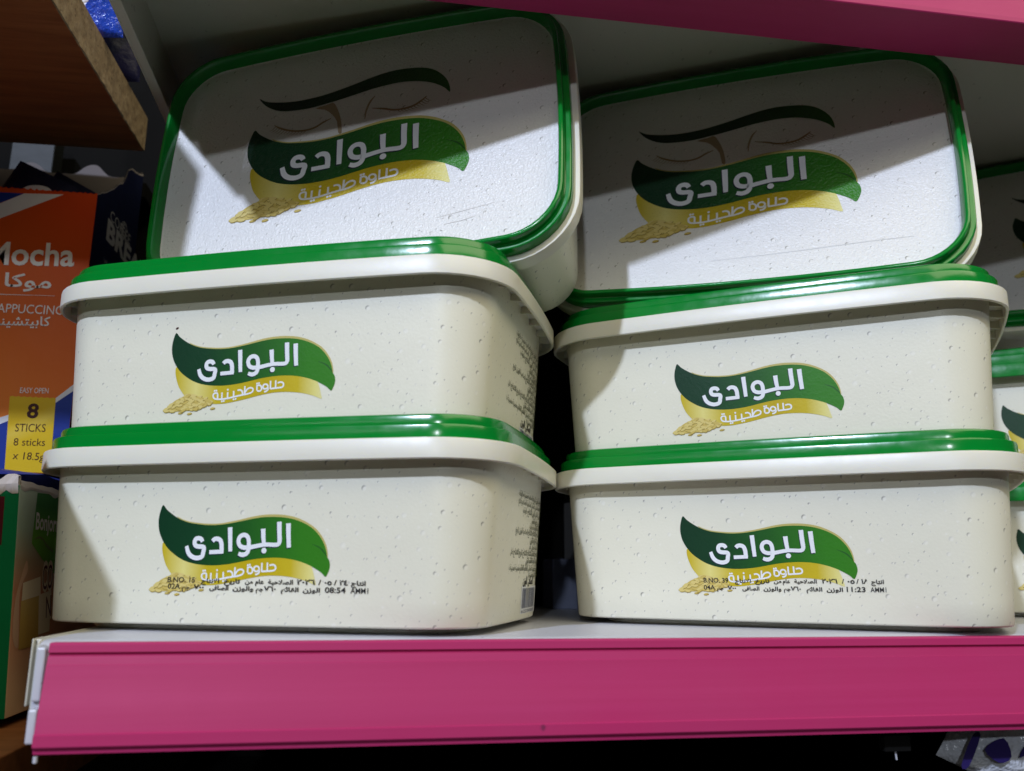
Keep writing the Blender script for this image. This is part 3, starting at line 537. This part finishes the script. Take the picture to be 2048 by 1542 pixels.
mb = MB(); extrude_x(mb, [(24, -.005), (-2.2, -.005), (-2.5, -.02), (-2.78, -.08), (-2.95, -.20), (-3.0, -.42), (-3.0, -3.0), (-2.4, -3.05), (-2.4, -2.9), (-2.88, -2.85), (-2.88, -.5), (-2.7, -.2), (-2.4, -.12), (24, -.12)], LX, 95, 'steel', True); mb.build('shelf_board', sh, smooth=40)
strip(sh, .50, 95, -3.10, -.06, k=1.055)
mb = MB(); mb.box(LX - .09, LX - .005, -2.86, 22, -2.1, -.03, 'grey_steel'); mb.box(LX - .32, LX - .26, -2.64, 20, -2.0, .03, 'grey_steel'); mb.box(LX - .26, LX - .09, -2.5, 18, -.06, .0, 'scratched'); mb.build('side_flange', sh, bevel=.03)
mb = MB(); mb.box(LX + .02, LX + .30, -3.16, -3.01, -1.8, -.2, 'steel'); mb.box(LX + .09, LX + .36, -3.46, -3.06, -2.98, -1.98, 'steel'); mb.build('end_clip', sh, bevel=.06)
mb = MB(); v, fs = disc2d((0, 0), .07, n=10)
for zz in (0, -.18): mb.add([(LX + .48 + p[0], -3.5 + p[1], -3.30 + zz) for p in v], [fs[0]], 'steel')
mb.add([(LX + .48 + p[0], -3.5 + p[1], -3.30 + zz) for zz in (0, -.18) for p in v], [(i, (i + 1) % 10, 10 + (i + 1) % 10, 10 + i) for i in range(10)], 'steel'); mb.build('screw_tip', sh, smooth=40)
mb = MB(); r = random.Random(2)
pts = [(LX + .05 + .09 * i, -3.02 - .03 * r.random(), -.20 + .05 * math.sin(i * 1.1)) for i in range(9)]
mb.add([(x, y - .005, z + s) for x, y, z in pts for s in (.03, -.03)], [(2 * i, 2 * i + 1, 2 * i + 3, 2 * i + 2) for i in range(8)], 'scratched'); mb.build('chipped_edge', sh)

up = empty('steel_shelf', (0, 0, 24.36)); tag(up, 'steel shelf above the tubs, seen from below, with a dark pink strip along its front', 'shelf', 'steel shelves with pink price strips')
mb = MB(); mb.box(-1.0, 95, -4.3, 24, 3.10, 3.24, 'grey_steel'); mb.box(-1.0, 95, -4.45, -4.298, .12, 3.245, 'grey_steel'); mb.build('shelf_board', up)
mb = MB(); mb.box(-1.10, -1.01, -4.3, 24, 0, 3.2, 'grey_steel'); mb.box(-1.005, -.62, -4.2, 24, .0, .09, 'grey_steel'); mb.build('side_flange', up, bevel=.03)
strip(up, -.70, 95, -5.29, 2.13, (2.89, .09))

wd = empty('wooden_shelf', (-4.38, 0, 25.95)); tag(wd, 'brown wooden shelf with a raw chipboard edge at upper left', 'shelf', 'brown wooden shelves')
wd.rotation_euler = (0, 0, R(-1.7))
mb = MB(); mb.box(-45, -.06, -6.3, 15.8, 0, 2.15, 'wood'); mb.build('board', wd, bevel=.03)
mb = MB(); n = 60
for i in range(n + 1):
    y = -6.3 + 22.1 * i / n; mb.v += [(-.058, y, .005), (.0 + .05 * noise.noise((y * 2.1, 0, 3)), y, .04 + .05 * noise.noise((y * 3, 5, 0))), (.05 * noise.noise((y * 1.7, 4, 3)), y, 1.0), (.0, y, 2.12), (-.058, y, 2.14)]
for i in range(n):
    for j in range(4): mb.f.append((5 * i + j, 5 * i + 5 + j, 5 * i + 6 + j, 5 * i + 1 + j)); mb.m.append(0)
mb.mats = ['chip']; mb.build('raw_edge', wd)
mb = MB(); extrude_x(mb, [(-6.32, 2.1), (-6.42, 2.1), (-6.48, -.2), (-6.6, -3.4), (-6.52, -3.4), (-6.38, -.2)], -45, -.02, 'pink', True); mb.build('price_strip', wd)  # unseen strip, added to shade the left end of the tipped left lid
wl = empty('wooden_shelf', (-1.3, 0, -4.0)); tag(wl, 'brown wooden shelf board under the green coffee box at lower left', 'shelf', 'brown wooden shelves')
mb = MB(); mb.box(-45, 0, -8.6, 23.5, -2.1, 0, 'wood'); mb.build('board', wl, bevel=.05)
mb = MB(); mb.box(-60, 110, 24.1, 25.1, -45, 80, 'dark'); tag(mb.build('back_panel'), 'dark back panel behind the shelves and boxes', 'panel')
sl = empty('steel_shelf', (0, 0, -9)); tag(sl, 'dark shelf below the pink strip, carrying the silver packet', 'shelf')
mb = MB(); mb.box(0, 95, -3, 24, -.4, 0, 'dark'); mb.build('shelf_board', sl)

# ---------------------------------------------------------------- boxes and packets at the left
def quad_print(mb, pts, mp, mat): put(mb, poly2d(pts), mp, mat)
G = D['G']; B = D['B']
gb = empty('coffee_box', (-3.22, 4, -3.6), (0, R(-3.5), 0)); tag(gb, 'green coffee box with torn top and latte glass print, left of the lowest tub', 'box', 'coffee boxes')
def carton_box(root, w_, d_, h_, mats, side_name='side_panel'):
    """front at y=0, right side at x=0; panels as separate card sheets"""
    t = .06
    for nm, bxx, mt in (('front_panel', (-w_, 0, 0, t, 0, h_), mats[0]), (side_name, (-t, -.001, t + .001, d_ - t - .001, 0, h_), mats[1]), ('back_panel', (-w_, 0, d_ - t, d_, 0, mats[3] if len(mats) > 3 else h_), mats[2]), (side_name, (-w_, -w_ + t, t + .001, d_ - t - .001, 0, h_), mats[1]), ('base_panel', (-w_ + t, -t - .002, t + .002, d_ - t - .002, 0, t), mats[2])):
        mb = MB(); mb.box(*bxx, mt); yield nm, mb.build(nm, root, bevel=.015, segs=1)
parts = list(carton_box(gb, 14, 14, 8.85, ('boxgreen', 'coffee_side', 'kraft')))
gfront, gside = parts[0][1], parts[1][1]
mpf = lambda off: (lambda u, v: (u, -off, v)); mps = lambda off: (lambda u, v: (off, u, v))
mb = MB(); quad_print(mb, G['maroon'], mpf(.012), 'maroon'); mb.build('front_print', gfront, recalc=False)
mb = MB(); s1 = mps(.012); s2 = mps(.018); s3 = mps(.024)
quad_print(mb, [(1.9, 8.7), (6, 8.9), (7, 5.2), (4.2, 5.4), (2.8, 6.0), (1.6, 6.6)], s1, 'coffee_green')
put(mb, poly2d(smooth_line(G['thumb'], 3, True)), s1, 'thumb')
quad_print(mb, G['liq'], s2, 'latte'); quad_print(mb, G['glass'], s1, 'foam'); quad_print(mb, G['foam'], s3, 'foam')
put(mb, poly2d(smooth_line(G['blob'], 3, True)), s2, 'coffee_green'); put(mb, poly2d(smooth_line(G['wave'], 3, True)), s3, 'wave')
a, b, c = G['bonj']; put(mb, textfit('Bonjorn', a, b, c[1] - a[1] - .05, .02), s3, 'cream_ink')
a, b, c = G['co']; put(mb, textfit('CO', (a[0] - .06, a[1]), (b[0] + .06, b[1]), c[1] - a[1] + .08, .07), s3, 'foam'); put(mb, textfit('CO', a, b, c[1] - a[1], .0), mps(.03), 'maroon')
a, b, c = G['n']; put(mb, textfit('N', (a[0] - .05, a[1] - .04), (b[0] + .05, b[1]), c[1] - a[1] + .08, .07), s3, 'foam'); put(mb, textfit('N', a, b, c[1] - a[1], .0), mps(.03), 'maroon')
mb.build('side_print', gside, recalc=False)
mb = MB(); r = random.Random(4); n = 60; vs = []
for i in range(n + 1):
    x = -14 + 14 * i / n; up_ = .10 + .22 * r.random(); dn = -.25 - .25 * r.random()
    vs += [(x, -.03, dn), (x, -.09 - .05 * r.random(), -.05), (x, -.05 - .1 * r.random(), up_), (x, .12, up_ + .1 * r.random()), (x, .16, -.1)]
fs = [(5 * i + j, 5 * i + 5 + j, 5 * i + 6 + j, 5 * i + 1 + j) for i in range(n) for j in range(4)]
mb.add([(x, y, z + 8.95) for x, y, z in vs], fs, 'torn'); vs = []; n = 50
for i in range(n + 1):
    y = .1 + 12 * i / n; k_ = .5 + .5 * noise.noise((y * 1.3, 2, 0)); k2 = max(0, noise.noise((y * .9, 7, 1)))
    vs += [(.012, y, -.12 - .25 * k2), (.035, y, -.02 - .15 * k2), (.02, y, .1 + .14 * k_), (-.06, y, .02)]
mb.add([(x, y, z + 8.88) for x, y, z in vs], [(4 * i + j, 4 * i + 4 + j, 4 * i + 5 + j, 4 * i + 1 + j) for i in range(n) for j in range(3)], 'torn')
mb.build('torn_edge', gb)
def pillow(root_name, loc, rot, wx, wz, thick, mat, nx=26, nz=26, seed=0, edge=.25):
    """a filled film pouch standing on its lower edge: welded flat rim, puffed and creased middle"""
    mb = MB(); g = {}
    for sgn in (-1, 1):
        for i in range(nx + 1):
            for j in range(nz + 1):
                u, v = i / nx * 2 - 1, j / nz * 2 - 1
                bul = max(0, (1 - abs(u) ** 3.2)) ** .6 * max(0, (1 - abs(v) ** 3.2)) ** .6
                nz_ = noise.noise((u * 3 + seed, v * 3, sgn)) * .12 + noise.noise((u * 9 + seed, v * 7, sgn * 2)) * .05
                x = u * wx / 2 * (1 - .05 * (1 - v * v)); z = (v + 1) * wz / 2
                g[sgn, i, j] = len(mb.v); mb.v.append((x, sgn * thick / 2 * (bul * (1 + nz_ * 2) + .012), z))
        for i in range(nx):
            for j in range(nz): mb.f.append((g[sgn, i, j], g[sgn, i + 1, j], g[sgn, i + 1, j + 1], g[sgn, i, j + 1])); mb.m.append(0)
    for i in range(nx):
        for j in (0, nz): mb.f.append((g[-1, i, j], g[-1, i + 1, j], g[1, i + 1, j], g[1, i, j])); mb.m.append(0)
    for j in range(nz):
        for i in (0, nx): mb.f.append((g[-1, i, j], g[-1, i, j + 1], g[1, i, j + 1], g[1, i, j])); mb.m.append(0)
    mb.mats = [mat]; o = mb.build(root_name, None, smooth=60); o.location = Vector(loc) * S; o.rotation_euler = rot; return o
bp = pillow('film_packet', (-10.8, 12.4, 5.95), (R(90), 0, 0), 13.5, 12, 1.15, 'blue', seed=3)
bp.location = Vector((-10.6, 18.6, 5.93)) * S
tag(bp, 'flat blue film packet lying between the green box and the orange box', 'packet')
ob_h = 14.85
ox, oy, oz = -4.89, 12.0, 6.55
mbx = empty('coffee_box', (ox, oy, oz)); tag(mbx, 'orange mocha coffee box with a torn open top, left of the upper tubs', 'box', 'coffee boxes')
t = .06
mb = MB(); n = 120; vs = []; r = random.Random(9)
for i in range(n + 1):
    x = -12 + 12 * i / n; zt_ = ob_h + .06 * r.random() - .03 + (.05 if i % 3 == 0 else 0); vs += [(x, 0, 0), (x, 0, zt_), (x, t, zt_ - .02), (x, t, 0)]
mb.add(vs, [(4 * i + j, 4 * i + 4 + j, 4 * i + 4 + (j + 1) % 4, 4 * i + (j + 1) % 4) for i in range(n) for j in range(4)] + [(0, 1, 2, 3), (4 * n, 4 * n + 1, 4 * n + 2, 4 * n + 3)], 'orange')
front = mb.build('front_panel', mbx)
loc2 = lambda p: (p[0] - ox, p[1] - oz)
def clip_top(pts): return [(min(x, -.005), min(max(z, .02), ob_h - .03)) for x, z in map(loc2, pts)]
f1, f2, f3 = mpf(.010), mpf(.016), mpf(.022)
mb = MB()
for k_, m_, f_ in (('white1', 'bwhite', f1), ('blue1', 'blue', f2), ('blue2', 'blue', f1), ('white2', 'bwhite', f2)): quad_print(mb, clip_top(B[k_]), f_, m_)
ye = [loc2(p) for p in B['yellow']]; top = []
for i in range(17): top.append((ye[0][0] + (ye[1][0] - ye[0][0]) * i / 16, ye[0][1] + (ye[1][1] - ye[0][1]) * i / 16 + (.035 if i % 2 else -.01)))
quad_print(mb, top + [(p[0], max(p[1], .02)) for p in ye[2:]], f3, 'yellow')
mb.build('front_print', front, recalc=False); mb = MB()
for k_, s_, m_, bd in (('Mocha', 'Mocha', 'cream_ink', .022), ('mokaar', 'موكا', 'cream_ink', .02), ('capp', 'CAPPUCCINO', 'cream_ink', .0), ('cappar', 'كابيتشينو', 'cream_ink', .015), ('easy', 'EASY OPEN', 'cream_ink', 0), ('e8', '8', 'brown_ink', .03), ('sticks', 'STICKS', 'brown_ink', 0), ('sticks2', '8 sticks', 'brown_ink', 0), ('g18', 'x 18.5g', 'brown_ink', 0)):
    a, b, h_ = B[k_]; put(mb, textfit(s_, loc2(a), loc2(b), h_, bd), mpf(.030), m_)
a, b, h_ = B['line']; a, b = loc2(a), loc2(b); put(mb, stroke2d([a, b], [.02, .008]), mpf(.024), 'cream_ink')
mb.build('front_lettering', front, recalc=False)
bd_ = 7.5; bk = 19.6
side = [(y - oy, z - oz) for y, z in B['sidetop']]; k_ = bd_ / (side[-1][0] + 1e-6)
side = [(0.0, ob_h)] + [(max(.05, y * .93), ob_h + (z - ob_h) * .97) for y, z in side[1:-1]]; side = [p for p in side if p[0] < bd_ - .1] + [(bd_, bk)]
prof = [Vector(side[0])]
for a, b in zip(side, side[1:]):
    for j in range(1, 5):
        q_ = Vector(a).lerp(Vector(b), j / 4); prof.append(q_ + Vector((0, .07 * noise.noise((q_.x * 5, q_.y * 5, 1)) if j < 4 else 0)))
mb = MB(); vs, fs = poly2d([(t, 0), (bd_, 0)] + [(p.x, p.y) for p in reversed(prof) if p.x > t] + [(t, ob_h)])
mb.add([(-.001, y, z) for y, z in vs], fs, 'navy'); mb.add([(-t, y, z) for y, z in vs], fs, 'kraft'); sidep = mb.build('side_panel', mbx)
mb = MB()
for a, b in zip(prof, prof[1:]): mb.add([(.006, a.x, a.y + .02), (.006, b.x, b.y + .02), (.004, b.x, b.y - .05), (.004, a.x, a.y - .05)], [(0, 1, 2, 3)], 'torn')
mb.build('torn_edge', sidep, recalc=False)
mb = MB(); a, b, c = B['brea']; lp = lambda p: ((p[0] - oy) * .62, (p[1] - oz) if p[1] - oz < 14 else 14)
mb2 = MB(); a2 = (.95, 10.75); a = (a[0] - oy, a[1] - oz); b = (b[0] - oy, a[1]); put(mb2, textfit('BREAK', a, (a[0] + (b[0] - a[0]) * 1.25, a[1]), (c[1] - oz - a[1]) * .92, .04), mps(.012), 'dimgrey_ink'); cx_, cz_ = a[0] + .42 * (b[0] - a[0]), a[1] + (c[1] - oz - a[1]) * 1.25
for i in range(5): put(mb2, stroke2d([(cx_ + .6 * math.cos(q_) * (1 - .14 * i), cz_ + .55 * math.sin(q_) * (1 - .14 * i)) for q_ in [R(20 + 25 * j + 30 * i) for j in range(11)]], .022, k=2), mps(.012 + .0005 * i), 'dimgrey_ink')
put(mb2, textfit('COFFEE', (a[0] + .3, cz_ - .35), (a[0] + 4.2, cz_ - .35), .6), mps(.016), 'dimgrey_ink')
r = random.Random(6)
for i in range(4): put(mb2, textfit('قهوة'.replace('ه', 'ح'), (a[0] + i * .9, a[1] - 1.3 - .25 * (i % 2)), (a[0] + .6 + i * .9, a[1] - 1.3 - .25 * (i % 2)), .25), mps(.012), 'dimgrey_ink')
mb2.build('side_print', sidep, recalc=False)
mb = MB(); tp = [(-12, bk - .2), (-11, bk + .1), (-9.6, bk - .1), (-8.4, bk - .25), (-7.4, bk - .15), (-6.9, bk + .25), (-6.5, bk + .32), (-6.1, bk + .15), (-5.6, bk - .22), (-4.6, bk - .25), (-4.0, bk - .2), (-3.5, bk + .25), (-3.1, bk + .45), (-2.7, bk + .4), (-2.3, bk + .0), (-1.9, bk - .25), (-1.0, bk - .2), (-.5, bk + .0), (-.06, bk + .18)]
tp = [tuple(p) for p in smooth_line(tp, 3)]
vs, fs = poly2d([(-12, 0), (-.06, 0)] + tp[::-1][:-1]); n = len(vs)
mb.add([(x, bd_, z) for x, z in vs], fs, 'kraft'); mb.add([(x, bd_ + .05, z) for x, z in vs], fs, 'kraft'); mb.build('back_panel', mbx)
mb = MB(); mb.box(-12, -.07, t + .01, bd_ - .01, 0, .06, 'kraft'); mb.build('base_panel', mbx)
mb = MB(); mb.box(-12, -11.94, t + .01, bd_ - .01, .07, 14.5, 'navy'); mb.build('side_panel', mbx)
for k_, (x_, y_, z_, rot_, lab) in enumerate(((-15.0, 13.0, 7.35, 24, 'navy sachet with a brown cup printed on it, in the open orange box'), (-14.7, 14.3, 7.9, 28, 'plain dark navy sachet behind the one with the cup, in the orange box'))):
    sa = pillow('film_sachet', (x_, y_, z_), (R(-2), R(rot_), 0), 3.4, 17.2, .9, 'navy_film', 12, 40, seed=11 + k_)
    tag(sa, lab, 'sachet', 'sachets in the orange coffee box')
    if k_ == 0:
        ca, sa_ = math.cos(R(rot_)), math.sin(R(rot_))
        f_ = lambda u, v: (u * ca - v * sa_ + .35, -.55, u * sa_ + v * ca + 15.7)
        mb = MB(); put(mb, poly2d([(-.55, -1.2), (.55, -1.2), (.62, .2), (-.62, .2)]), f_, 'sachet_cup')
        g_ = lambda u, v: (f_(u, v)[0], -.57, f_(u, v)[2]); put(mb, poly2d(smooth_line([(-.66, .15), (.66, .15), (.6, .42), (.1, .55), (-.5, .45)], 3, True)), g_, 'bwhite')
        put(mb, stroke2d([(-.2, -1.0), (-.22, -.3)], [.03, .05]), g_, 'bwhite')
        mb.build('cup_print', sa, recalc=False)
shadow_box = empty('coffee_box', (-4.45, -8.2, -4.0)); tag(shadow_box, 'unseen green box added at far left to shade the lowest left tub', 'box', 'coffee boxes')  # added out of view, to cast the diagonal shadow on the lowest left tub
list(carton_box(shadow_box, 9, 6.9, 13.2, ('boxgreen', 'boxgreen', 'boxgreen')))
mb = MB(); mb.box(-8.93, -.07, .07, 6.83, 13.0, 13.1, 'boxgreen'); mb.build('lid_panel', shadow_box)
p1 = pillow('film_packet', (-6.45, 8.4, 28.15), (R(4), 0, R(-8)), 6.6, 11, 2.6, 'pouch', seed=1, nx=34, nz=34)
tag(p1, 'shiny blue and white film pouch standing on the upper wooden shelf', 'packet')
p2 = pillow('film_packet', (-6.6, 12.2, 28.15), (0, 0, R(-4)), 6.4, 9, 2.2, 'navy_film', seed=6)
tag(p2, 'dark navy film pouch behind the shiny blue one on the upper wooden shelf', 'packet')
# ---------------------------------------------------------------- things further back and below
def card_box(name, loc, size, mat, lab, cat, rot=0):
    mb = MB(); w_, d_, h_ = size; mb.box(-w_ / 2, w_ / 2, -d_ / 2, d_ / 2, 0, h_, mat); o = mb.build(name, None, bevel=.06); o.location = Vector(loc) * S; o.rotation_euler = (0, 0, R(rot)); return tag(o, lab, cat)
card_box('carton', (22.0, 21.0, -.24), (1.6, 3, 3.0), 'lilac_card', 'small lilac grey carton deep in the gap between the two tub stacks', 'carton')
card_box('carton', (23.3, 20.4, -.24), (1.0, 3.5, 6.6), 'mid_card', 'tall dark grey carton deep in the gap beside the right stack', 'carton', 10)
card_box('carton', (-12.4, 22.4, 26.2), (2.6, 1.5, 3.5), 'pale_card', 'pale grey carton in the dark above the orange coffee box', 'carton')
mb = MB(); mb.box(-60, -5.0, 20.6, 24, 25.2, 26.15, 'dark'); tag(mb.build('wooden_ledge'), 'dark ledge at the back above the orange coffee box', 'ledge')
sp = pillow('film_packet', (35.68, -1.3, -6.63), (0, R(25), 0), 9, 3.6, 1.4, 'silver', seed=5); tag(sp, 'silver film packet with violet print at the lower right, below the pink strip', 'packet')
mb = MB()
def onp(u, v): return (u, -.80, v)
for pts in ([(-4.0, .0), (-3.7, .1), (-3.6, 1.3), (-3.9, 1.2)], [(-3.3, .9), (-2.6, .7), (-2.2, 1.1), (-2.7, 1.6)], [(-1.9, 1.2), (-1.6, 1.5), (-1.5, 1.9), (-1.8, 1.7)]): put(mb, poly2d(smooth_line(pts, 3, True)), onp, 'violet_ink')
for i in range(24):
    a_ = 2 * math.pi * i / 24; put(mb, disc2d((.3 + .5 * math.cos(a_), 1.6 + .5 * math.sin(a_)), .05, n=6), onp, 'violet_ink')
mb.build('packet_print', sp, recalc=False)
mb = MB(); v, fs = disc2d((0, 0), .035, n=8)
mb.add([(p[0] + (.05 * k), p[1], -.55 * k) for k in (0, 1) for p in v], [(i, (i + 1) % 8, 8 + (i + 1) % 8, 8 + i) for i in range(8)] + [tuple(range(8)), tuple(range(8, 16))], 'steel')
hk = mb.build('wire_hook', None, smooth=40); hk.location = Vector((29.05, -2.7, -4.0)) * S; tag(hk, 'tiny bright wire end hanging in the dark under the shelf', 'hook')
mb = MB(); mb.box(28.6, 29.6, -2.85, -2.5, -4.0, -2.85, 'dark'); bk_ = mb.build('hook_bracket', None); bk_.parent = sh
